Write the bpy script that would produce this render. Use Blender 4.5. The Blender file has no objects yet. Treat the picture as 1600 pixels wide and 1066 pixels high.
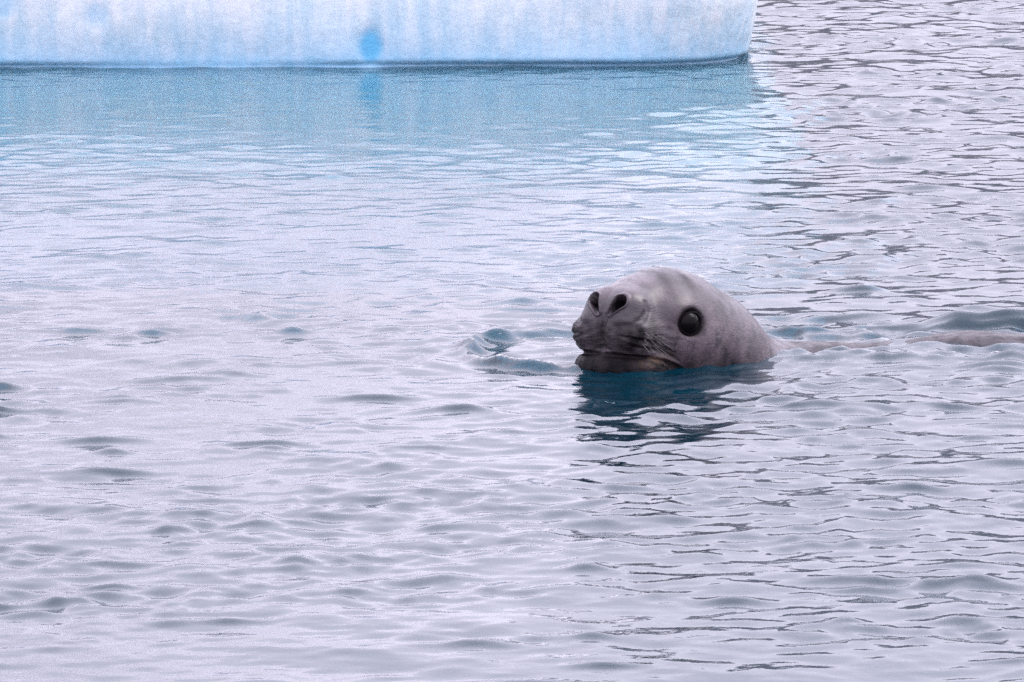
import bpy, math, random
import numpy as np
from mathutils import Vector, Matrix

scene = bpy.context.scene
COL = scene.collection
rad = math.radians

# ------------------------------------------------------------------ camera
CAM_H = 2.0
cam_d = bpy.data.cameras.new('camera')
cam = bpy.data.objects.new('camera', cam_d)
COL.objects.link(cam)
cam.location = (0, -2.6, CAM_H)
cam.rotation_euler = (rad(90 - 6.89), 0, 0)
cam_d.sensor_width = 36
cam_d.lens = 267.8
cam_d.clip_start = 0.1
cam_d.clip_end = 12000
scene.camera = cam

# ------------------------------------------------------------------ sky + sun
SUN_EL, SUN_AZ = 52, 78         # azimuth clockwise from +Y (the view direction)
w = bpy.data.worlds.new('World')
scene.world = w
w.use_nodes = True
nt = w.node_tree
nt.nodes.clear()
N = nt.nodes.new
out = N('ShaderNodeOutputWorld')
bg = N('ShaderNodeBackground')
bg.inputs['Strength'].default_value = 0.1
sky = N('ShaderNodeTexSky')
sky.sky_type = 'NISHITA'
sky.sun_disc = False
sky.sun_elevation = rad(SUN_EL)
sky.sun_rotation = rad(SUN_AZ)
sky.air_density = 1.2
sky.dust_density = 4.0
# cloud deck: even overcast, brighter towards the zenith as real overcast is
tc = N('ShaderNodeTexCoord')
sep = N('ShaderNodeSeparateXYZ')
nt.links.new(tc.outputs['Generated'], sep.inputs[0])
mr = N('ShaderNodeMapRange')
mr.inputs['From Min'].default_value = 0.0
mr.inputs['From Max'].default_value = 1.0
mr.inputs['To Min'].default_value = 0.45
mr.inputs['To Max'].default_value = 1.0
nt.links.new(sep.outputs['Z'], mr.inputs['Value'])
cn = N('ShaderNodeTexNoise')
cn.inputs['Scale'].default_value = 3.0
cn.inputs['Detail'].default_value = 5
nt.links.new(tc.outputs['Generated'], cn.inputs['Vector'])
cr = N('ShaderNodeMapRange')
cr.inputs['From Min'].default_value = 0.3
cr.inputs['From Max'].default_value = 0.7
cr.inputs['To Min'].default_value = 0.88
cr.inputs['To Max'].default_value = 1.12
nt.links.new(cn.outputs['Fac'], cr.inputs['Value'])
mu = N('ShaderNodeMath'); mu.operation = 'MULTIPLY'
nt.links.new(mr.outputs[0], mu.inputs[0]); nt.links.new(cr.outputs[0], mu.inputs[1])
vm = N('ShaderNodeVectorMath'); vm.operation = 'SCALE'
vm.inputs[0].default_value = (23.6, 22.4, 27.2)
nt.links.new(mu.outputs[0], vm.inputs['Scale'])
mix = N('ShaderNodeMix'); mix.data_type = 'RGBA'
mix.inputs['Factor'].default_value = 0.9
nt.links.new(sky.outputs[0], mix.inputs[6])
nt.links.new(vm.outputs[0], mix.inputs[7])
nt.links.new(mix.outputs[2], bg.inputs['Color'])
nt.links.new(bg.outputs[0], out.inputs[0])

sd = bpy.data.lights.new('sun', 'SUN')
sd.energy = 1.4
sd.angle = rad(35)
sd.color = (1.0, 0.96, 0.92)
sun = bpy.data.objects.new('sun', sd)
COL.objects.link(sun)
dv = Vector((math.sin(rad(SUN_AZ)) * math.cos(rad(SUN_EL)), math.cos(rad(SUN_AZ)) * math.cos(rad(SUN_EL)), math.sin(rad(SUN_EL))))
sun.rotation_euler = dv.to_track_quat('Z', 'Y').to_euler()

vs = scene.view_settings
vs.view_transform = 'Standard'
vs.look = 'None'
vs.gamma = 1
vs.use_curve_mapping = False
vs.exposure = 0.87
scene.cycles.use_denoising = False
scene.cycles.sample_clamp_indirect = 4.0
scene.cycles.max_bounces = 8

# ------------------------------------------------------------------ helpers
rng = np.random.default_rng(11)

def grid_mesh(name, P, wrap_u=False, attrs=None, smooth=True, cap_first=False):
    """P: (nv, nu, 3) vertex grid -> quad mesh; wrap_u joins the last column to the first."""
    nv, nu = P.shape[:2]
    me = bpy.data.meshes.new(name)
    V = P.reshape(-1, 3).astype(np.float32)
    iu = np.arange(nu if wrap_u else nu - 1)
    iv = np.arange(nv - 1)
    a = (iv[:, None] * nu + iu[None, :])
    b = (iv[:, None] * nu + ((iu + 1) % nu)[None, :])
    F = np.stack([a, b, b + nu, a + nu], -1).reshape(-1, 4)
    me.vertices.add(len(V)); me.vertices.foreach_set('co', V.ravel())
    me.loops.add(F.size); me.loops.foreach_set('vertex_index', F.ravel().astype(np.int32))
    me.polygons.add(len(F))
    me.polygons.foreach_set('loop_start', np.arange(0, F.size, 4, dtype=np.int32))
    me.polygons.foreach_set('loop_total', np.full(len(F), 4, dtype=np.int32))
    me.polygons.foreach_set('use_smooth', np.full(len(F), smooth))
    me.update(calc_edges=True)
    for k, v in (attrs or {}).items():
        at = me.attributes.new(k, 'FLOAT', 'POINT')
        at.data.foreach_set('value', v.ravel().astype(np.float32))
    me.validate()
    return me

def link(name, me, mat=None, parent=None):
    o = bpy.data.objects.new(name, me)
    COL.objects.link(o)
    if mat: me.materials.append(mat)
    if parent: o.parent = parent
    return o

def sstep(a, b, x):
    t = np.clip((x - a) / (b - a), 0, 1)
    return t * t * (3 - 2 * t)

def vnoise(shape_seed, X, Y, Z=None, n=24, lo=1.0, hi=3.0):
    """cheap smooth noise: random sinusoids, about -1..1"""
    r = np.random.default_rng(shape_seed)
    o = np.zeros_like(X, dtype=np.float32)
    for i in range(n):
        k = r.normal(size=3); k /= np.linalg.norm(k)
        k *= math.exp(r.uniform(math.log(lo), math.log(hi)))
        ph = r.uniform(0, 6.28)
        o += np.sin(k[0] * X + k[1] * Y + (0 if Z is None else k[2] * Z) + ph)
    return o / math.sqrt(n / 2) * 0.5

def new_mat(name):
    m = bpy.data.materials.new(name)
    m.use_nodes = True
    t = m.node_tree
    return m, t, t.nodes['Principled BSDF']

def noise_node(t, scale, detail=4, rough=0.55, vec=None):
    n = t.nodes.new('ShaderNodeTexNoise')
    n.inputs['Scale'].default_value = scale
    n.inputs['Detail'].default_value = detail
    n.inputs['Roughness'].default_value = rough
    if vec is not None: t.links.new(vec, n.inputs['Vector'])
    return n

def map_range(t, src, a, b, c, d):
    n = t.nodes.new('ShaderNodeMapRange')
    for i, v in zip(('From Min', 'From Max', 'To Min', 'To Max'), (a, b, c, d)): n.inputs[i].default_value = v
    t.links.new(src, n.inputs['Value'])
    return n.outputs[0]

def mixc(t, fac, A, B, blend='MIX'):
    n = t.nodes.new('ShaderNodeMix'); n.data_type = 'RGBA'; n.blend_type = blend
    for s, v in ((0, fac), (6, A), (7, B)):
        if isinstance(v, (int, float)): n.inputs[s].default_value = v
        elif isinstance(v, tuple): n.inputs[s].default_value = (*v, 1)
        else: t.links.new(v, n.inputs[s])
    return n.outputs[2]

def attr(t, name):
    n = t.nodes.new('ShaderNodeAttribute'); n.attribute_name = name
    return n.outputs['Fac']

# ------------------------------------------------------------------ materials
def water_material():
    m, t, b = new_mat('sea_water')
    t.nodes.remove(b)
    g = t.nodes.new('ShaderNodeNewGeometry')
    n1 = noise_node(t, 26, 3, 0.5, g.outputs['Position'])
    n2 = noise_node(t, 75, 2, 0.5, g.outputs['Position'])
    b1 = t.nodes.new('ShaderNodeBump'); b1.inputs['Distance'].default_value = 0.0014; b1.inputs['Strength'].default_value = 0.5
    t.links.new(n1.outputs['Fac'], b1.inputs['Height'])
    b2 = t.nodes.new('ShaderNodeBump'); b2.inputs['Distance'].default_value = 0.0002; b2.inputs['Strength'].default_value = 0.5
    t.links.new(n2.outputs['Fac'], b2.inputs['Height'])
    t.links.new(b1.outputs[0], b2.inputs['Normal'])
    nrm = b2.outputs[0]
    fr = t.nodes.new('ShaderNodeFresnel'); fr.inputs['IOR'].default_value = 1.34
    gl = t.nodes.new('ShaderNodeBsdfGlossy'); gl.inputs['Roughness'].default_value = 0.03
    rf = t.nodes.new('ShaderNodeBsdfRefraction'); rf.inputs['IOR'].default_value = 1.34; rf.inputs['Roughness'].default_value = 0.02
    rf.inputs['Color'].default_value = (0.75, 0.93, 0.97, 1)
    df = t.nodes.new('ShaderNodeBsdfDiffuse'); df.inputs['Color'].default_value = (0.002, 0.044, 0.072, 1)   # light scattered back by the water itself
    for n in (fr, gl, rf): t.links.new(nrm, n.inputs['Normal'])
    m1 = t.nodes.new('ShaderNodeMixShader'); m1.inputs[0].default_value = 0.7
    t.links.new(df.outputs[0], m1.inputs[1]); t.links.new(rf.outputs[0], m1.inputs[2])
    m2 = t.nodes.new('ShaderNodeMixShader')
    t.links.new(fr.outputs[0], m2.inputs[0]); t.links.new(m1.outputs[0], m2.inputs[1]); t.links.new(gl.outputs[0], m2.inputs[2])
    t.links.new(m2.outputs[0], t.nodes['Material Output'].inputs['Surface'])
    return m

def depth_material():
    m, t, b = new_mat('water_depth')
    t.nodes.remove(b)
    v = t.nodes.new('ShaderNodeVolumeAbsorption')
    v.inputs['Color'].default_value = (0.10, 0.80, 0.83, 1); v.inputs['Density'].default_value = 1.1
    t.links.new(v.outputs[0], t.nodes['Material Output'].inputs['Volume'])
    return m

def ice_material():
    m, t, b = new_mat('glacier_ice')
    g = t.nodes.new('ShaderNodeNewGeometry')
    mp = t.nodes.new('ShaderNodeMapping'); mp.inputs['Scale'].default_value = (20, 20, 1.8)
    t.links.new(g.outputs['Position'], mp.inputs['Vector'])
    fl = noise_node(t, 1.0, 5, 0.6, mp.outputs[0])
    big = noise_node(t, 1.6, 4, 0.55, g.outputs['Position'])
    c = mixc(t, map_range(t, fl.outputs['Fac'], 0.38, 0.62, 0, 1), (0.36, 0.455, 0.505), (0.525, 0.55, 0.565))
    c = mixc(t, map_range(t, big.outputs['Fac'], 0.45, 0.7, 0, 0.35), c, (0.40, 0.57, 0.70))
    c = mixc(t, attr(t, 'snow'), c, (0.58, 0.57, 0.595))
    c = mixc(t, attr(t, 'blue'), c, (0.08, 0.33, 0.53))
    t.links.new(c, b.inputs['Base Color'])
    b.inputs['Roughness'].default_value = 0.38
    b.inputs['Subsurface Weight'].default_value = 0.0
    b.inputs['Subsurface Radius'].default_value = (0.03, 0.06, 0.12)
    b.inputs['Subsurface Scale'].default_value = 0.6
    bp = t.nodes.new('ShaderNodeBump'); bp.inputs['Distance'].default_value = 0.03; bp.inputs['Strength'].default_value = 0.3
    fine = noise_node(t, 9, 5, 0.6, g.outputs['Position'])
    ad = t.nodes.new('ShaderNodeMath'); ad.operation = 'ADD'
    t.links.new(fl.outputs['Fac'], ad.inputs[0]); t.links.new(fine.outputs['Fac'], ad.inputs[1])
    t.links.new(ad.outputs[0], bp.inputs['Height'])
    t.links.new(bp.outputs[0], b.inputs['Normal'])
    return m

def skin_material():
    m, t, b = new_mat('wet_seal_skin')
    tcn = t.nodes.new('ShaderNodeTexCoord')
    P = tcn.outputs['Object']
    big = noise_node(t, 7, 4, 0.6, P)
    mot = noise_node(t, 38, 4, 0.65, P)
    c = mixc(t, map_range(t, big.outputs['Fac'], 0.36, 0.64, 0, 1), (0.024, 0.0165, 0.0200), (0.086, 0.064, 0.0745))
    sp = map_range(t, mot.outputs['Fac'], 0.50, 0.62, 0, 0.85)
    mm = t.nodes.new('ShaderNodeMath'); mm.operation = 'MULTIPLY'
    t.links.new(sp, mm.inputs[0]); t.links.new(attr(t, 'mottle'), mm.inputs[1])
    fk = noise_node(t, 260, 3, 0.7, P)
    c = mixc(t, map_range(t, fk.outputs['Fac'], 0.35, 0.65, 0.0, 0.6), c, (0.020, 0.016, 0.020))
    c = mixc(t, mm.outputs[0], c, (0.014, 0.011, 0.014))
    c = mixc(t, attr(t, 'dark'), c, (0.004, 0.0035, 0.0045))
    oc = t.nodes.new('ShaderNodeMath'); oc.operation = 'MULTIPLY'
    t.links.new(map_range(t, mot.outputs['Fac'], 0.45, 0.6, 0, 1), oc.inputs[0]); t.links.new(attr(t, 'ochre'), oc.inputs[1])
    c = mixc(t, oc.outputs[0], c, (0.30, 0.20, 0.14))
    t.links.new(c, b.inputs['Base Color'])
    t.links.new(map_range(t, mot.outputs['Fac'], 0.35, 0.65, 0.26, 0.5), b.inputs['Roughness'])
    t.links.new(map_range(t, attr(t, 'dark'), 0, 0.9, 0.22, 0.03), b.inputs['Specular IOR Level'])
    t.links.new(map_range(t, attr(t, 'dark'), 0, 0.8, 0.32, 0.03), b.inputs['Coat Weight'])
    b.inputs['Coat Roughness'].default_value = 0.3
    mp = t.nodes.new('ShaderNodeMapping'); mp.inputs['Scale'].default_value = (90, 240, 240)
    t.links.new(P, mp.inputs['Vector'])
    fur = noise_node(t, 1.0, 3, 0.6, mp.outputs[0])
    b1 = t.nodes.new('ShaderNodeBump'); b1.inputs['Distance'].default_value = 0.002; b1.inputs['Strength'].default_value = 0.6
    t.links.new(fur.outputs['Fac'], b1.inputs['Height'])
    b2 = t.nodes.new('ShaderNodeBump'); b2.inputs['Distance'].default_value = 0.004; b2.inputs['Strength'].default_value = 0.5
    t.links.new(mot.outputs['Fac'], b2.inputs['Height']); t.links.new(b1.outputs[0], b2.inputs['Normal'])
    mp2 = t.nodes.new('ShaderNodeMapping'); mp2.inputs['Scale'].default_value = (60, 60, 260); mp2.inputs['Rotation'].default_value = (0, 0.35, 0)
    t.links.new(P, mp2.inputs['Vector'])
    wr = noise_node(t, 1.0, 4, 0.65, mp2.outputs[0])
    wm = t.nodes.new('ShaderNodeMath'); wm.operation = 'MULTIPLY'
    t.links.new(wr.outputs['Fac'], wm.inputs[0]); t.links.new(attr(t, 'wrinkle'), wm.inputs[1])
    b3 = t.nodes.new('ShaderNodeBump'); b3.inputs['Distance'].default_value = 0.008; b3.inputs['Strength'].default_value = 0.8
    t.links.new(wm.outputs[0], b3.inputs['Height']); t.links.new(b2.outputs[0], b3.inputs['Normal'])
    t.links.new(b3.outputs[0], b.inputs['Normal'])
    return m

def plain(name, col, rough, coat=0, grain=0):
    m, t, b = new_mat(name)
    if grain:
        n = noise_node(t, grain, 3)
        t.links.new(mixc(t, n.outputs['Fac'], tuple(c * 0.7 for c in col), tuple(min(1, c * 1.3) for c in col)), b.inputs['Base Color'])
    else:
        b.inputs['Base Color'].default_value = (*col, 1)
    b.inputs['Roughness'].default_value = rough
    b.inputs['Coat Weight'].default_value = coat
    b.inputs['Coat Roughness'].default_value = 0.02
    return m

MW, MI, MS = water_material(), ice_material(), skin_material()
M_EYE = plain('wet_black_eye', (0.003, 0.0025, 0.003), 0.04)
M_EYE.node_tree.nodes['Principled BSDF'].inputs['Specular IOR Level'].default_value = 0.06
M_LID = plain('dark_eyelid', (0.003, 0.0025, 0.003), 0.6, 0.0, 60)
M_LID.node_tree.nodes['Principled BSDF'].inputs['Specular IOR Level'].default_value = 0.03
M_WHISK = plain('pale_whisker', (0.13, 0.12, 0.12), 0.4, 0, 40)
M_BED = plain('deep_sea_floor', (0.01, 0.035, 0.05), 0.9, 0, 2)

# ------------------------------------------------------------------ seal placement
SK = np.array([0.31, 13.53])       # skull axis on the water plane
A = rad(51.5)                        # the head's turn from picture-left towards the camera
SC = 1.02
FW = np.array([-math.cos(A), -math.sin(A), 0])
LF = np.array([math.sin(A), -math.cos(A), 0])
UP = np.array([0, 0, 1.0])
def to_world(p):                   # head frame (forward, left, up) -> world
    p = np.asarray(p, float) * SC
    return np.array([SK[0], SK[1], 0]) + p[..., :1] * FW + p[..., 1:2] * LF + p[..., 2:] * UP

SPINE = [SK + np.array(p) for p in ((0, 0), (0.165, 0.19), (0.36, 0.30), (0.68, 0.31), (1.08, 0.30), (1.6, 0.31), (2.2, 0.30))]

# ------------------------------------------------------------------ seal shape (signed distance)
def smin(a, b, k):
    h = np.clip(0.5 + 0.5 * (b - a) / k, 0, 1)
    return b + (a - b) * h - k * h * (1 - h)
def smax(a, b, k): return -smin(-a, -b, k)

def ell(p, c, r, pitch=0.0, yaw=0.0):
    q = p - np.array(c, np.float32)
    x, y, z = q[..., 0], q[..., 1], q[..., 2]
    if pitch:
        cp, spn = math.cos(rad(pitch)), math.sin(rad(pitch))
        x, z = x * cp + z * spn, -x * spn + z * cp
    if yaw:
        cp, spn = math.cos(rad(yaw)), math.sin(rad(yaw))
        x, y = x * cp + y * spn, -x * spn + y * cp
    k0 = np.sqrt((x / r[0]) ** 2 + (y / r[1]) ** 2 + (z / r[2]) ** 2)
    k1 = np.sqrt((x / r[0] ** 2) ** 2 + (y / r[1] ** 2) ** 2 + (z / r[2] ** 2) ** 2) + 1e-9
    return k0 * (k0 - 1) / k1

def cap(p, a, b, ra, rb):
    a = np.array(a, np.float32); b = np.array(b, np.float32)
    ba = b - a
    h = np.clip(((p - a) @ ba) / (ba @ ba), 0, 1)
    q = p - a - h[..., None] * ba
    return np.sqrt((q * q).sum(-1)) - (ra + (rb - ra) * h)

def pline(p, pts, rs):
    d = cap(p, pts[0], pts[1], rs[0], rs[1])
    for i in range(1, len(pts) - 1): d = np.minimum(d, cap(p, pts[i], pts[i + 1], rs[i], rs[i + 1]))
    return d

def w2l(x, y, z):
    d = np.array([x - SK[0], y - SK[1], z])
    return (np.array([d @ FW, d @ LF, d[2]]) / SC)

BODY = [(*w2l(p[0], p[1], z),) for p, z in zip(SPINE[1:], (-0.097, -0.151, -0.158, -0.166, -0.168, -0.17))]
BRAD = [0.135, 0.150, 0.180, 0.195, 0.197, 0.19]

def base_sdf(p):
    d = cap(p, (-0.03, 0, 0.035), BODY[0], 0.130, BRAD[0])
    for i in range(len(BODY) - 1): d = smin(d, cap(p, BODY[i], BODY[i + 1], BRAD[i], BRAD[i + 1]), 0.04)
    q = p.copy(); q[..., 1] = np.abs(q[..., 1])
    d = smin(d, ell(p, (-0.125, -0.008, 0.016), (0.152, 0.142, 0.134)), 0.07)        # back of the head
    d = smin(d, ell(q, (-0.005, 0, 0.075), (0.145, 0.126, 0.128)), 0.05)
    d = smin(d, ell(q, (0.098, 0, 0.070), (0.092, 0.090, 0.060), 14), 0.04)          # muzzle
    d = smin(d, ell(q, (0.085, 0, 0.122), (0.085, 0.066, 0.055), 10), 0.05)          # bridge of the snout
    d = smin(d, ell(q, (0.136, 0.028, 0.133), (0.040, 0.043, 0.036), 25), 0.024)     # nose
    d = smin(d, ell(q, (0.144, 0.047, 0.076), (0.054, 0.052, 0.044), 12, 18), 0.028)  # whisker pad
    d = smin(d, ell(q, (0.118, 0.0, 0.003), (0.091, 0.107, 0.050), 8), 0.018)      # lower jaw
    d = smin(d, ell(q, (0.035, 0.080, 0.125), (0.045, 0.026, 0.022), 0, 20), 0.035)  # brow
    return d

def onto(p, d, start=0.25, sdf=None):
    """move a point onto the skin, coming from outside along -d"""
    p = np.array(p, np.float32); d = np.array(d, np.float32); d = d / np.linalg.norm(d)
    r = start
    for _ in range(80): r -= 0.8 * float((sdf or base_sdf)((p + d * r)[None])[0])
    return p + d * r

MAZ, MZ = [0, 15, 30, 45, 58, 70, 82, 94], [0.040, 0.040, 0.037, 0.031, 0.024, 0.014, 0.002, -0.010]
def azl(az, zs): return [tuple(onto((0.04, 0, z), (math.cos(rad(a)), math.sin(rad(a)), 0))) for a, z in zip(az, zs)]
MOUTH = azl(MAZ, MZ)
FOLD = azl([20, 30, 40, 50, 60, 70], [0.082, 0.076, 0.068, 0.059, 0.049, 0.040])
FOLD2 = azl([28, 38, 48, 58, 68, 76], [0.060, 0.056, 0.049, 0.041, 0.031, 0.022])
NOS_LO = onto((0.10, 0.016, 0.126), (1, 0, 0.0))
NOS_HI = onto((0.10, 0.034, 0.148), (1, 0.0, 0.05))
WING = [tuple(onto((0.09, l, z), (1.0, 0.5, 0.0))) for l, z in ((0.012, 0.104), (0.030, 0.106), (0.048, 0.116), (0.055, 0.132), (0.050, 0.148))]
EYE = onto((0.030, 0.05, 0.100), (0.10, 1, 0)) - np.array((0, 0.0195, 0))

def seal_sdf(p):
    """signed distance to the seal in the head frame (forward, left, up)"""
    d = base_sdf(p)
    q = p.copy(); q[..., 1] = np.abs(q[..., 1])
    # creases
    d = smax(d, -pline(q, MOUTH, [0.0052] * 6 + [0.004, 0.002]), 0.004)
    d = smax(d, -pline(q, FOLD, [0.0005, 0.003, 0.004, 0.004, 0.003, 0.0005]), 0.006)
    d = smax(d, -pline(q, FOLD2, [0.0005, 0.003, 0.0035, 0.0035, 0.003, 0.0005]), 0.006)
    d = smax(d, -pline(q, WING, [0.002, 0.0035, 0.0035, 0.002, 0.0005]), 0.012)     # groove round the nose
    d = smax(d, -cap(q, NOS_LO + (0.004, -0.008, -0.006), np.array(MOUTH[0]) + (0.002, 0, 0.012), 0.002, 0.003), 0.010)   # philtrum
    # eye socket
    d = smax(d, -ell(q, EYE + (0.002, 0.010, 0.0), (0.029, 0.021, 0.025), 0, 8), 0.014)
    # nostrils
    inn = np.array((-0.055, 0.002, -0.010))
    for tt, rs in ((0.0, 1.0), (0.3, 1.0), (0.6, 0.9), (1.0, 0.7)):
        d = smax(d, -cap(q, NOS_LO + inn * tt, NOS_HI + inn * tt, 0.0040 * rs, 0.0140 * rs), 0.003)
    return d

# ------------------------------------------------------------------ sea
def axis(lo, hi, step, far, growth=1.12, step_fn=None):
    c = [lo]
    while c[-1] < hi: c.append(c[-1] + (step_fn(c[-1]) if step_fn else step))
    s = c[-1] - c[-2]
    while c[-1] < far: s *= growth; c.append(c[-1] + s)
    left = [lo]; s = c[1] - c[0]
    while left[-1] > -far: s *= growth; left.append(left[-1] - s)
    return np.array(left[:0:-1] + c)

gx = axis(-2.3, 2.3, 0.0115, 4000)
gy = axis(9.1, 24.4, 0.01, 4000, 1.12, lambda y: 0.0100 + (y - 9.1) * 0.0007)
dx, dy = np.gradient(gx), np.gradient(gy)
X, Y = np.meshgrid(gx.astype(np.float32), gy.astype(np.float32))
SP = np.maximum(dx[None, :], dy[:, None]).astype(np.float32)
Zw = np.zeros_like(X); DX = np.zeros_like(X); DY = np.zeros_like(X)
patch = 1.0 + 0.38 * vnoise(5, X, Y, n=14, lo=0.8, hi=3.5)
patch2 = np.clip(0.85 + 0.9 * vnoise(6, X, Y, n=22, lo=2, hi=16), 0.45, 2)
hd2 = (X - SK[0] - 0.2) ** 2 + ((Y - SK[1] + 0.25) * 0.8) ** 2
patch2 *= 1 + 0.8 * np.exp(-hd2 / 0.40)
patch = patch * (1 + 0.5 * np.exp(-hd2 / 0.40))
lee = 1 - 0.55 * sstep(14.0, 19.5, Y) * (1 - sstep(0.1, 1.2, X))
lee *= 0.62 + 0.16 * (1 - sstep(11.5, 15.0, Y)) * (1 - sstep(-0.3, 0.7, X)) + 0.34 * sstep(-0.3, 0.7, X)        # calmer in the shelter of the ice
NC = 175
for i in range(NC):
    lam = math.exp(rng.uniform(math.log(0.036), math.log(0.9)))
    shp = float(np.interp(lam, [0.04, 0.10, 0.20, 0.35, 0.6, 0.9], [1.1, 1.05, 0.78, 0.42, 0.24, 0.15]))
    slope = 0.0112 * shp * rng.uniform(0.6, 1.4)
    th = rad(-100) + rng.normal() * rad(80)
    k = 2 * math.pi / lam
    kx, ky = k * math.cos(th), k * math.sin(th)
    a = slope / k * 1.414
    wgt = sstep(2.5, 5.0, lam / SP) * a * lee * (patch if lam > 0.25 else patch2)
    ph = kx * X + ky * Y + rng.uniform(0, 6.28)
    s, c = np.sin(ph), np.cos(ph)
    Zw += wgt * c
    ch = 0.75
    DX -= ch * wgt * (kx / k) * s
    DY -= ch * wgt * (ky / k) * s

# lone steeper wavelets scattered over the surface
wr = np.random.default_rng(77)
for i in range(230):
    x0, y0 = wr.uniform(-1.6, 1.6), 9.4 + 9.5 * wr.random() ** 1.3
    if (x0 - SK[0]) ** 2 + (y0 - SK[1]) ** 2 < 0.25: continue
    sx, sy = wr.uniform(0.03, 0.085), wr.uniform(0.020, 0.034)
    h = wr.uniform(0.18, 0.42) * sy * (0.7 if y0 > 15 else 1.0)
    i0, i1 = np.searchsorted(gy, (y0 - 0.2, y0 + 0.2)); j0, j1 = np.searchsorted(gx, (x0 - 0.3, x0 + 0.3))
    xs, ys = X[i0:i1, j0:j1] - x0, Y[i0:i1, j0:j1] - y0
    ys = ys + wr.uniform(-0.25, 0.25) * xs + wr.uniform(-1.5, 1.5) * xs * xs
    b_ = h * np.exp(-(xs / sx) ** 2 - (ys / sy) ** 2)
    Zw[i0:i1, j0:j1] += b_; DY[i0:i1, j0:j1] -= 0.5 * b_

# waves made by the seal: a curled bow ring before the snout, a wake along the neck and back
rx, ry = X - (SK[0] - 0.185), Y - (SK[1] + 0.25)
ang = np.arctan2(ry, rx)
wob = vnoise(21, X, Y, n=20, lo=22, hi=80)
wob2 = vnoise(22, X, Y, n=24, lo=60, hi=170)
wob3 = vnoise(23, X, Y, n=30, lo=130, hi=300)
rr = np.sqrt((rx / 0.225) ** 2 + (ry / 0.35) ** 2) + 0.05 * wob
front = sstep(1.30, 1.8, np.abs(ang))
cusp = np.exp(-((rr - 1.0) / 0.09) ** 2) * front
adeg = np.degrees(np.where(ang < 0, ang + 2 * np.pi, ang))                       # 90 far side, 180 left, 270 near side
lob = 0.34 + 0.46 * np.exp(-((adeg - 150) / 26) ** 2) + 0.60 * np.exp(-((adeg - 238) / 32) ** 2)
zr = cusp * lob * np.clip(0.024 + 0.015 * wob + 0.004 * wob2, 0.002, 0.034)
Zw += zr
DY -= 0.6 * zr
Zw -= 0.008 * np.exp(-((rr - 0.78) / 0.12) ** 2) * front
Zw += 0.003 * np.exp(-((rr - 1.4) / 0.10) ** 2) * front
d2 = np.full(X.shape, 9.0, np.float32); along = np.zeros_like(X); side = np.zeros_like(X); acc = 0
for p, q in zip(SPINE[:-1], SPINE[1:]):
    e = q - p; L = float(np.hypot(*e)); e = e / L
    u = np.clip((X - p[0]) * e[0] + (Y - p[1]) * e[1], 0, L)
    vx, vy = X - p[0] - u * e[0], Y - p[1] - u * e[1]
    d = np.sqrt(vx * vx + vy * vy)
    mk = d < d2
    d2 = np.where(mk, d, d2); along = np.where(mk, acc + u, along)
    side = np.where(mk, np.sign(e[0] * vy - e[1] * vx), side)
    acc += L
# meniscus and small rings where the skin meets the water
hm = (np.abs(X - SK[0] - 0.6) < 1.6) & (np.abs(Y - SK[1]) < 1.0)
hp = np.stack([X[hm] - SK[0], Y[hm] - SK[1]], -1)
hl = np.stack([hp @ FW[:2], hp @ LF[:2], np.zeros(len(hp))], -1) / SC
sdw = np.full(X.shape, 9.0, np.float32); sdw[hm] = base_sdf(hl.astype(np.float32)) * SC
so = np.maximum(sdw, 0)
Zw += 0.006 * np.exp(-so / 0.012) + 0.0028 * np.cos(so / 0.055 * 6.28 + 1.5 * wob) * np.exp(-so / 0.11) * (so > 0) * (sdw < 5) + 0.003 * wob2 * np.exp(-so / 0.05)
near = np.exp(-((d2 - 0.20) / 0.08) ** 2) * sstep(0.1, 0.35, along) * (1 - 0.7 * sstep(1.2, 2.2, along))
Zw += near * (0.010 + 0.008 * wob + 0.004 * wob2)
far_w = np.exp(-((d2 - 0.30 - 0.03 * along) / 0.07) ** 2) * (side > 0) * sstep(0.3, 0.8, along)
zf = far_w * (0.014 + 0.006 * wob + 0.032 * sstep(0.6, 0.85, along))
Zw += zf; DY -= 0.6 * zf
# smooth sheet of water running over the back
over = np.exp(-(d2 / 0.16) ** 2) * sstep(0.45, 0.7, along)
Zw = Zw * (1 - 0.25 * over) + over * (0.004 + 0.007 * vnoise(24, X * 0.6, Y, n=20, lo=8, hi=30))
P = np.stack([X + DX, Y + DY, Zw], -1)
sea = link('sea', grid_mesh('sea', P), MW)
sea['kind'] = 'structure'; sea['label'] = 'rippled pale grey sea water reflecting an overcast sky'

bx = np.linspace(-4000, 4000, 5); BX, BY = np.meshgrid(bx, bx)
bed = link('seabed', grid_mesh('seabed', np.stack([BX, BY, np.full_like(BX, -7.0)], -1)), M_BED)
dep_me = bpy.data.meshes.new('water_depth')
q_ = 3900.0
dep_me.from_pydata([(x, y, z) for z in (-6.9, -0.07) for x, y in ((-q_, -q_), (q_, -q_), (q_, q_), (-q_, q_))], [],
                   [(3, 2, 1, 0), (4, 5, 6, 7), (0, 1, 5, 4), (1, 2, 6, 5), (2, 3, 7, 6), (3, 0, 4, 7)])
dep = link('water', dep_me, depth_material())
dep['kind'] = 'structure'; dep['label'] = 'clear blue-green water below the surface'
bed['kind'] = 'structure'; bed['label'] = 'dark sea floor far below the surface'

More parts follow.
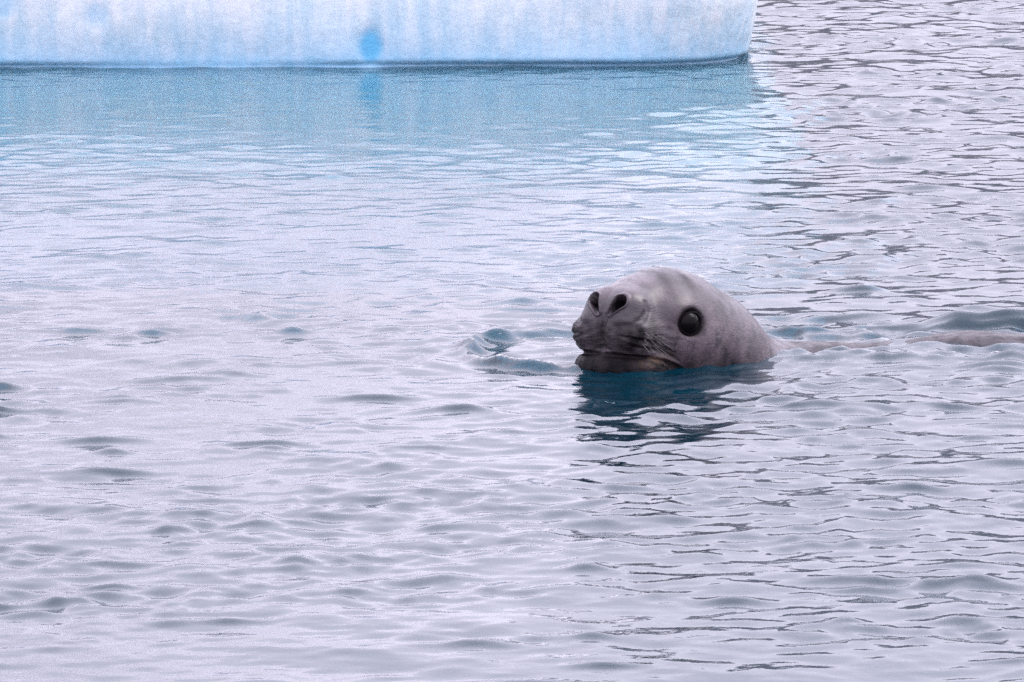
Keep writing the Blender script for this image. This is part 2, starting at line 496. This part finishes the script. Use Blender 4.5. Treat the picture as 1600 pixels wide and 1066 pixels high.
# dark rocky shore along the horizon (its reflection makes the dark lines on the open water)
def make_hills():
    az = np.radians(np.linspace(-75, 75, 400)); rr = np.linspace(0, 1, 24)
    T, Rr = np.meshgrid(az, rr)
    D = 1500 + 500 * Rr
    ridge = 195 + 40 * vnoise(41, T * 8, T * 0, n=14, lo=0.6, hi=4)
    H = ridge * np.sin(np.clip(Rr * 1.15, 0, 1) * math.pi / 2) ** 0.7 + 6 * vnoise(42, T * 60, Rr * 5, n=20, lo=0.6, hi=3) * Rr - 4
    m, t, b = new_mat('dark_rock')
    n = noise_node(t, 0.02, 6, 0.6, t.nodes.new('ShaderNodeNewGeometry').outputs['Position'])
    t.links.new(mixc(t, map_range(t, n.outputs['Fac'], 0.4, 0.62, 0, 1), (0.03, 0.032, 0.038), (0.10, 0.10, 0.11)), b.inputs['Base Color'])
    b.inputs['Roughness'].default_value = 0.9
    o = link('hills', grid_mesh('hills', np.stack([D * np.sin(T), D * np.cos(T), H], -1)), m)
    o['kind'] = 'structure'; o['label'] = 'dark rocky shore along the far horizon'
make_hills()

# ------------------------------------------------------------------ iceberg
def make_iceberg():
    X0, X1, Y0, Y1 = -8.5, 0.80, 21.0, 27.5
    zs = np.concatenate([np.linspace(-2.5, -0.15, 16), np.linspace(-0.13, 0.45, 84), np.linspace(0.48, 3.3, 70)])
    d = np.interp(zs, [-2.5, -1.0, -0.25, -0.06, 0.004, 0.018, 0.12, 0.22, 0.32, 0.45, 0.65, 1.2, 2.0, 2.7, 3.15, 3.3],
                  [-0.9, -0.6, -0.12, 0.030, 0.032, 0.030, 0.012, -0.006, -0.012, 0.02, 0.18, 0.62, 1.2, 1.9, 2.7, 3.2])
    sm = np.convolve(np.pad(d, 6, mode='edge'), np.ones(13) / 13, 'valid')
    d = np.where(zs > -0.02, sm, d)
    rows = []
    for z, di in zip(zs, d):
        x0, x1, y0, y1 = X0 + max(di, -0.05), X1 - max(di, -0.05), Y0 + di * (3.6 if di < 0 and z < 0 else 1), Y1 - di
        r = min(0.42 + 0.8 * max(di, 0), 3.0, (y1 - y0) / 2, (x1 - x0) / 2)
        seg = []
        def line(ax, ay, bx, by, n, pw=1.0):
            t = (np.arange(n) / n) ** pw
            seg.append(np.stack([ax + (bx - ax) * t, ay + (by - ay) * t], -1))
        def arc(cx, cy, a0, a1, n):
            t = np.radians(a0 + (a1 - a0) * np.arange(n) / n)
            seg.append(np.stack([cx + r * np.cos(t), cy + r * np.sin(t)], -1))
        xm = max(-2.6, x0 + r + 0.1)
        line(x0 + r, y0, xm, y0, 40)
        line(xm, y0, x1 - r, y0, 330)
        arc(x1 - r, y0 + r, -90, 0, 90)
        line(x1, y0 + r, x1, y1 - r, 60)
        arc(x1 - r, y1 - r, 0, 90, 16)
        line(x1 - r, y1, x0 + r, y1, 40)
        arc(x0 + r, y1 - r, 90, 180, 16)
        line(x0, y1 - r, x0, y0 + r, 30)
        arc(x0 + r, y0 + r, 180, 270, 16)
        xy = np.concatenate(seg)
        rows.append(np.concatenate([xy, np.full((len(xy), 1), z)], 1))
    P = np.array(rows)
    Xi, Yi, Z = P[..., 0].copy(), P[..., 1].copy(), P[..., 2].copy()
    tx = np.roll(Xi, -1, 1) - np.roll(Xi, 1, 1); ty = np.roll(Yi, -1, 1) - np.roll(Yi, 1, 1)
    ln = np.hypot(tx, ty) + 1e-9
    nx, ny = ty / ln, -tx / ln
    n1 = vnoise(31, Xi, Yi, Z, n=20, lo=0.8, hi=2.5)
    n2 = vnoise(32, Xi, Yi, Z * 0.25, n=24, lo=8, hi=26)
    n3 = vnoise(33, Xi, Yi, Z, n=24, lo=3, hi=9)
    amp = sstep(-0.1, 0.15, Z)
    dr = 0.05 * n1 + 0.006 * n2 * amp + 0.012 * n3 * (0.4 + amp)
    dr -= 0.045 * np.exp(-((Z - 0.002) / 0.010) ** 2) * (0.55 + 0.6 * vnoise(36, Xi, Yi, n=16, lo=1.5, hi=5))
    Xi += dr * nx; Yi += dr * ny
    Zi = Z + np.where(Z > 0.5, (Z - 0.5) * 0.14, 0) * vnoise(34, Xi, Yi, n=20, lo=0.7, hi=3)
    blue = np.zeros_like(Xi)
    drip = vnoise(35, Xi, Yi, n=24, lo=5, hi=30)
    blue += 0.40 * (1 - sstep(0.0, 0.19 + 0.07 * drip, Zi)) + 0.24 * (1 - sstep(0.0, 0.055 + 0.025 * drip, Zi))
    blue *= 0.22 + 0.78 * sstep(-0.03, 0.0, Zi)
    frontm = Yi < Y0 + 1.0
    def hollow(x0, z0, rx, rz, depth, bl):
        q = np.sqrt(((Xi - x0) / rx) ** 2 + ((Zi - z0) / rz) ** 2)
        f = (1 - sstep(0.35, 1.2, q + 0.22 * n2 + 0.1 * n3)) * frontm * (Zi > 0.004)
        Yi[...] += depth * f
        blue[...] = np.maximum(blue, bl * f)
    hollow(-0.44, 0.060, 0.056, 0.080, 0.008, 0.95)
    hollow(-1.29, 0.165, 0.045, 0.055, 0.004, 0.35)
    hollow(-1.58, 0.20, 0.05, 0.05, 0.004, 0.4)
    Pm = np.stack([Xi, Yi, Zi], -1)
    return grid_mesh('iceberg', Pm, wrap_u=True, attrs={'blue': np.clip(blue, 0, 1), 'snow': sstep(0.16, 0.42, Zi + 0.05 * n3)})
ice = link('iceberg', make_iceberg(), MI)
ice['label'] = 'pale blue iceberg with smooth fluted wall rising from the water behind the seal'
ice['category'] = 'iceberg'

# ------------------------------------------------------------------ seal
def make_seal():
    nu = 440
    nf = 270
    C = np.array((0.03, 0, 0.062)); ax = np.array((1.0, 0, 0.16)); ax /= np.linalg.norm(ax)
    sidev = np.array((0, 1.0, 0)); upv = np.cross(ax, sidev)
    th = np.linspace(0, 2 * np.pi, nu, endpoint=False)
    O, D = [], []
    for i in range(nf):
        f = i / (nf - 1)
        po = math.pi / 2 * f
        po = max(po, 0.003)
        ring = np.cos(th)[:, None] * sidev + np.sin(th)[:, None] * upv
        D.append(math.cos(po) * ax + math.sin(po) * ring)
        O.append(np.repeat(C[None], nu, 0))
    # spine towards the tail
    sp = [C, np.array((-0.05, 0, 0.055))] + [np.array(b) for b in BODY]
    sp = np.array(sp)
    L = np.concatenate([[0], np.cumsum(np.linalg.norm(np.diff(sp, axis=0), axis=1))])
    ss = np.concatenate([np.arange(0.0025, 0.45, 0.0035), np.arange(0.45, L[-1], 0.012)])
    def at(s): return np.array([np.interp(s, L, sp[:, j]) for j in range(3)])
    for s in ss:
        pos = np.mean([at(s + o) for o in (-0.06, -0.03, 0, 0.03, 0.06)], 0) if s > 0.06 else at(s)
        tg = at(s + 0.10) - at(max(0, s - 0.10)); tg /= np.linalg.norm(tg)
        bl = min(1, s / 0.20)
        f = (1 - bl) * ax + bl * (-tg); f /= np.linalg.norm(f)
        sv = np.cross(np.array((0, 0, 1.0)), f); sv /= np.linalg.norm(sv)
        uv = np.cross(f, sv)
        D.append(np.cos(th)[:, None] * sv - np.sin(th)[:, None] * (-uv) * (1 if (upv @ np.array((0, 0, 1))) > 0 else -1))
        O.append(np.repeat(pos[None], nu, 0))
    O = np.array(O, np.float32); D = np.array(D, np.float32)
    r = np.full(O.shape[:2], 0.34, np.float32)
    for it in range(46):
        r -= 0.8 * seal_sdf(O + D * r[..., None])
        r = np.clip(r, 0.004, 0.4)
    Pl = O + D * r[..., None]
    # ragged lips and chin, creased muzzle
    lipm = np.exp(-(((Pl[..., 0] - 0.15) / 0.07) ** 2 + ((Pl[..., 2] - 0.02) / 0.035) ** 2))
    padm = np.exp(-(((Pl[..., 0] - 0.15) / 0.06) ** 2 + ((Pl[..., 2] - 0.075) / 0.030) ** 2))
    zz = Pl[..., 2] + 0.35 * np.abs(Pl[..., 1])
    r = r + 0.0020 * lipm * vnoise(61, Pl[..., 0], Pl[..., 1], Pl[..., 2], n=30, lo=70, hi=300) \
          + 0.0020 * padm * vnoise(62, Pl[..., 0] * 0.3, Pl[..., 1] * 0.3, zz * 1.6, n=30, lo=150, hi=400)
    Pl = O + D * r[..., None]
    q = Pl.copy(); q[..., 1] = np.abs(q[..., 1])
    # pigment masks, plus fold darkening and painted underside shade
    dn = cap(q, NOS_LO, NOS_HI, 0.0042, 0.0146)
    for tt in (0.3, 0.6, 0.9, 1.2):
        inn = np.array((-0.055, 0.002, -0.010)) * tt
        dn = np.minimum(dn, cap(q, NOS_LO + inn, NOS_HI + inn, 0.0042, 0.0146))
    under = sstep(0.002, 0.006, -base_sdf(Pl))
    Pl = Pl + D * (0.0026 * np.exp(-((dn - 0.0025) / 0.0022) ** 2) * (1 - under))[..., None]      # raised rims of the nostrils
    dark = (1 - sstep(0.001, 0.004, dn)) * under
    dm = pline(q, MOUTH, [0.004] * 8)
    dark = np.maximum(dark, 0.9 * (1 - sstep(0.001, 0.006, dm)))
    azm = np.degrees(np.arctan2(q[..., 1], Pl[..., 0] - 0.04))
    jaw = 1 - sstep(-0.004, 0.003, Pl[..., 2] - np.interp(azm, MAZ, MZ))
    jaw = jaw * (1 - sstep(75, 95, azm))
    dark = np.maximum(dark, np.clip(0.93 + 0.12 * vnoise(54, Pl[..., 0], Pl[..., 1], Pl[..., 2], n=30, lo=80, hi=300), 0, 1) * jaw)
    de = np.sqrt(((q - np.array(EYE)) ** 2).sum(-1))
    dark = np.maximum(dark, 0.92 * (1 - sstep(0.029, 0.047, de + 0.004 * vnoise(53, Pl[..., 0], Pl[..., 1], Pl[..., 2], n=20, lo=60, hi=200))))
    dark = np.maximum(dark, 0.5 * (1 - sstep(0.0, 0.006, np.minimum(pline(q, FOLD, [0.002] * 6), pline(q, FOLD2, [0.002] * 6)))))  # darker lines following the carved muzzle folds
    nA = vnoise(51, Pl[..., 0], Pl[..., 1], Pl[..., 2], n=40, lo=60, hi=160)
    nB = vnoise(52, Pl[..., 0], Pl[..., 1], Pl[..., 2], n=40, lo=120, hi=400)
    tear = np.exp(-((q[..., 1] - 0.098) / 0.03) ** 2 - ((Pl[..., 0] - EYE[0] - 0.022 - 0.5 * (EYE[2] - Pl[..., 2])) / 0.010) ** 2) * sstep(0.0, 0.02, EYE[2] - Pl[..., 2]) * (1 - sstep(0.03, 0.06, EYE[2] - Pl[..., 2]))
    dark = np.maximum(dark, np.clip(0.55 * tear * (1 + 0.5 * nA), 0, 0.8))
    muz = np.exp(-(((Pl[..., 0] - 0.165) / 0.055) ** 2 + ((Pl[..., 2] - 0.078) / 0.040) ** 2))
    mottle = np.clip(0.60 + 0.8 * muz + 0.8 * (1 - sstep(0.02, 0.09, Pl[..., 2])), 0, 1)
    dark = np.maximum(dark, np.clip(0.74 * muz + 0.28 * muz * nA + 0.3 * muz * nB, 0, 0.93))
    sub = np.exp(-(((q[..., 1] - 0.045) / 0.026) ** 2 + ((Pl[..., 2] - 0.106) / 0.010) ** 2)) * sstep(0.1, 0.14, Pl[..., 0])
    dark = np.maximum(dark, np.clip(0.75 * sub + 0.15 * nA * sub, 0, 0.85))          # dark skin under the nostrils
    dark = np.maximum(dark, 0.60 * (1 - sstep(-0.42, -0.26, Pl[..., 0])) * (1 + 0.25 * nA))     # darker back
    low_shade = (1 - sstep(0.0, 0.085, Pl[..., 2])) * sstep(-0.2, 0.0, Pl[..., 0])  # underside shade painted into the lower face and cheeks, mixed with mottled pigment
    dark = np.maximum(dark, np.clip(0.52 * low_shade + 0.38 * low_shade * nA + 0.2 * low_shade * nB, 0, 0.88))
    # soft dark saddle bands over the forehead and behind the eye
    band = np.exp(-((Pl[..., 0] - 0.045 + 0.5 * (Pl[..., 2] - 0.18)) / 0.018) ** 2) * sstep(0.11, 0.17, Pl[..., 2])
    band2 = np.exp(-((Pl[..., 0] + 0.005 + 0.5 * (Pl[..., 2] - 0.18)) / 0.014) ** 2) * sstep(0.13, 0.18, Pl[..., 2])
    dark = np.maximum(dark, np.clip((0.50 * band + 0.34 * band2) * (1 + 0.45 * nA), 0, 0.75))
    ochre = np.exp(-(((Pl[..., 0] - 0.12) / 0.04) ** 2 + ((q[..., 1] - 0.085) / 0.03) ** 2 + ((Pl[..., 2] - 0.020) / 0.02) ** 2)) * 0.22
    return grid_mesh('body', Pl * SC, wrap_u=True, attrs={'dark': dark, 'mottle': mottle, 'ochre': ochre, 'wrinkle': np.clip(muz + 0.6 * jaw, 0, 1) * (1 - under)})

seal = bpy.data.objects.new('leopard_seal', None)
COL.objects.link(seal)
Mx = Matrix(((FW[0], LF[0], 0, SK[0]), (FW[1], LF[1], 0, SK[1]), (0, 0, 1, 0), (0, 0, 0, 1)))
seal.matrix_world = Mx
seal['label'] = 'grey leopard seal lifting its wet head out of the water, nostrils open'
seal['category'] = 'seal'
body = link('body', make_seal(), MS, seal)

def ball_mesh(name, r, n=40):
    u = np.linspace(0, 2 * np.pi, n, endpoint=False); v = np.linspace(0.001, np.pi - 0.001, n // 2)
    U, Vv = np.meshgrid(u, v)
    return grid_mesh(name, np.stack([r * np.sin(Vv) * np.cos(U), r * np.sin(Vv) * np.sin(U), r * np.cos(Vv)], -1), wrap_u=True)
def lid_mesh(name, R, r, bulge, n=72, k=14):
    u = np.linspace(0, 2 * np.pi, n, endpoint=False); v = np.linspace(0, 2 * np.pi, k, endpoint=True)
    U, Vv = np.meshgrid(u, v)
    ex = 1.08; 
    rr = (R + r * np.cos(Vv)) * (1 + 0.03 * np.sin(3 * U + 0.7) + 0.02 * np.sin(7 * U))
    x = rr * np.cos(U) * ex; z = rr * np.sin(U) * np.where(np.sin(U) > 0, 0.86, 0.98)
    y = r * 0.9 * np.sin(Vv) - bulge * (np.cos(2 * U) * 0.5)
    return grid_mesh(name, np.stack([x, y, z], -1), wrap_u=True)
eye_me = ball_mesh('eye', 0.0272 * SC); eye_me.materials.append(M_EYE)
lid_me = lid_mesh('eyelid', 0.0246 * SC, 0.0036 * SC, 0.003); lid_me.materials.append(M_LID)
for sgn in (1, -1):
    e = link('eye', eye_me, None, seal)
    e.location = (EYE[0] * SC, sgn * (EYE[1] - 0.001) * SC, EYE[2] * SC)
    l = link('eyelid', lid_me, None, e)
    l.location = (0.0036, sgn * 0.0125 * SC, 0.001)
    l.rotation_euler = (0, 0, sgn * rad(-18))

# whiskers
rnd = random.Random(4)
def whisker(base, d, length):
    n, k = 9, 5
    pts = []
    d = Vector(d).normalized(); b = Vector(base)
    for i in range(n):
        f = i / (n - 1)
        pts.append(b + d * (length * f) + Vector((-0.4, 0, -1)) * (0.28 * length * f * f))
    P = np.zeros((n, k, 3))
    for i, p in enumerate(pts):
        r = 0.00045 * (1 - 0.8 * i / (n - 1))
        s = d.cross(Vector((0, 0, 1))).normalized(); u = s.cross(d)
        for j in range(k):
            an = 2 * math.pi * j / k
            P[i, j] = p + s * r * math.cos(an) + u * r * math.sin(an)
    return grid_mesh('whisker', P * SC, wrap_u=True)
for sgn in (1, -1):
    for row in range(3):
        for c in range(4):
            f0 = 0.168 - 0.016 * c + rnd.uniform(-.003, .003)
            l0 = 0.052 + 0.009 * c
            z0 = 0.090 - 0.013 * row - 0.004 * c
            # walk outward to the skin
            p = np.array([[f0 - 0.03, l0 * 0.4, z0]], np.float32); dr = np.array([0.35, 0.9, 0.0]); dr /= np.linalg.norm(dr)
            for _ in range(60):
                dist = float(seal_sdf(p)[0])
                if dist > -0.0008: break
                p = p + dr * max(0.0008, -dist * 0.6)
            b = p[0]
            link('whisker', whisker((b[0], sgn * b[1], b[2]), (0.35 - 0.12 * c, sgn * 0.85, -0.10 - 0.1 * row), rnd.uniform(0.014, 0.032)), M_WHISK, seal)
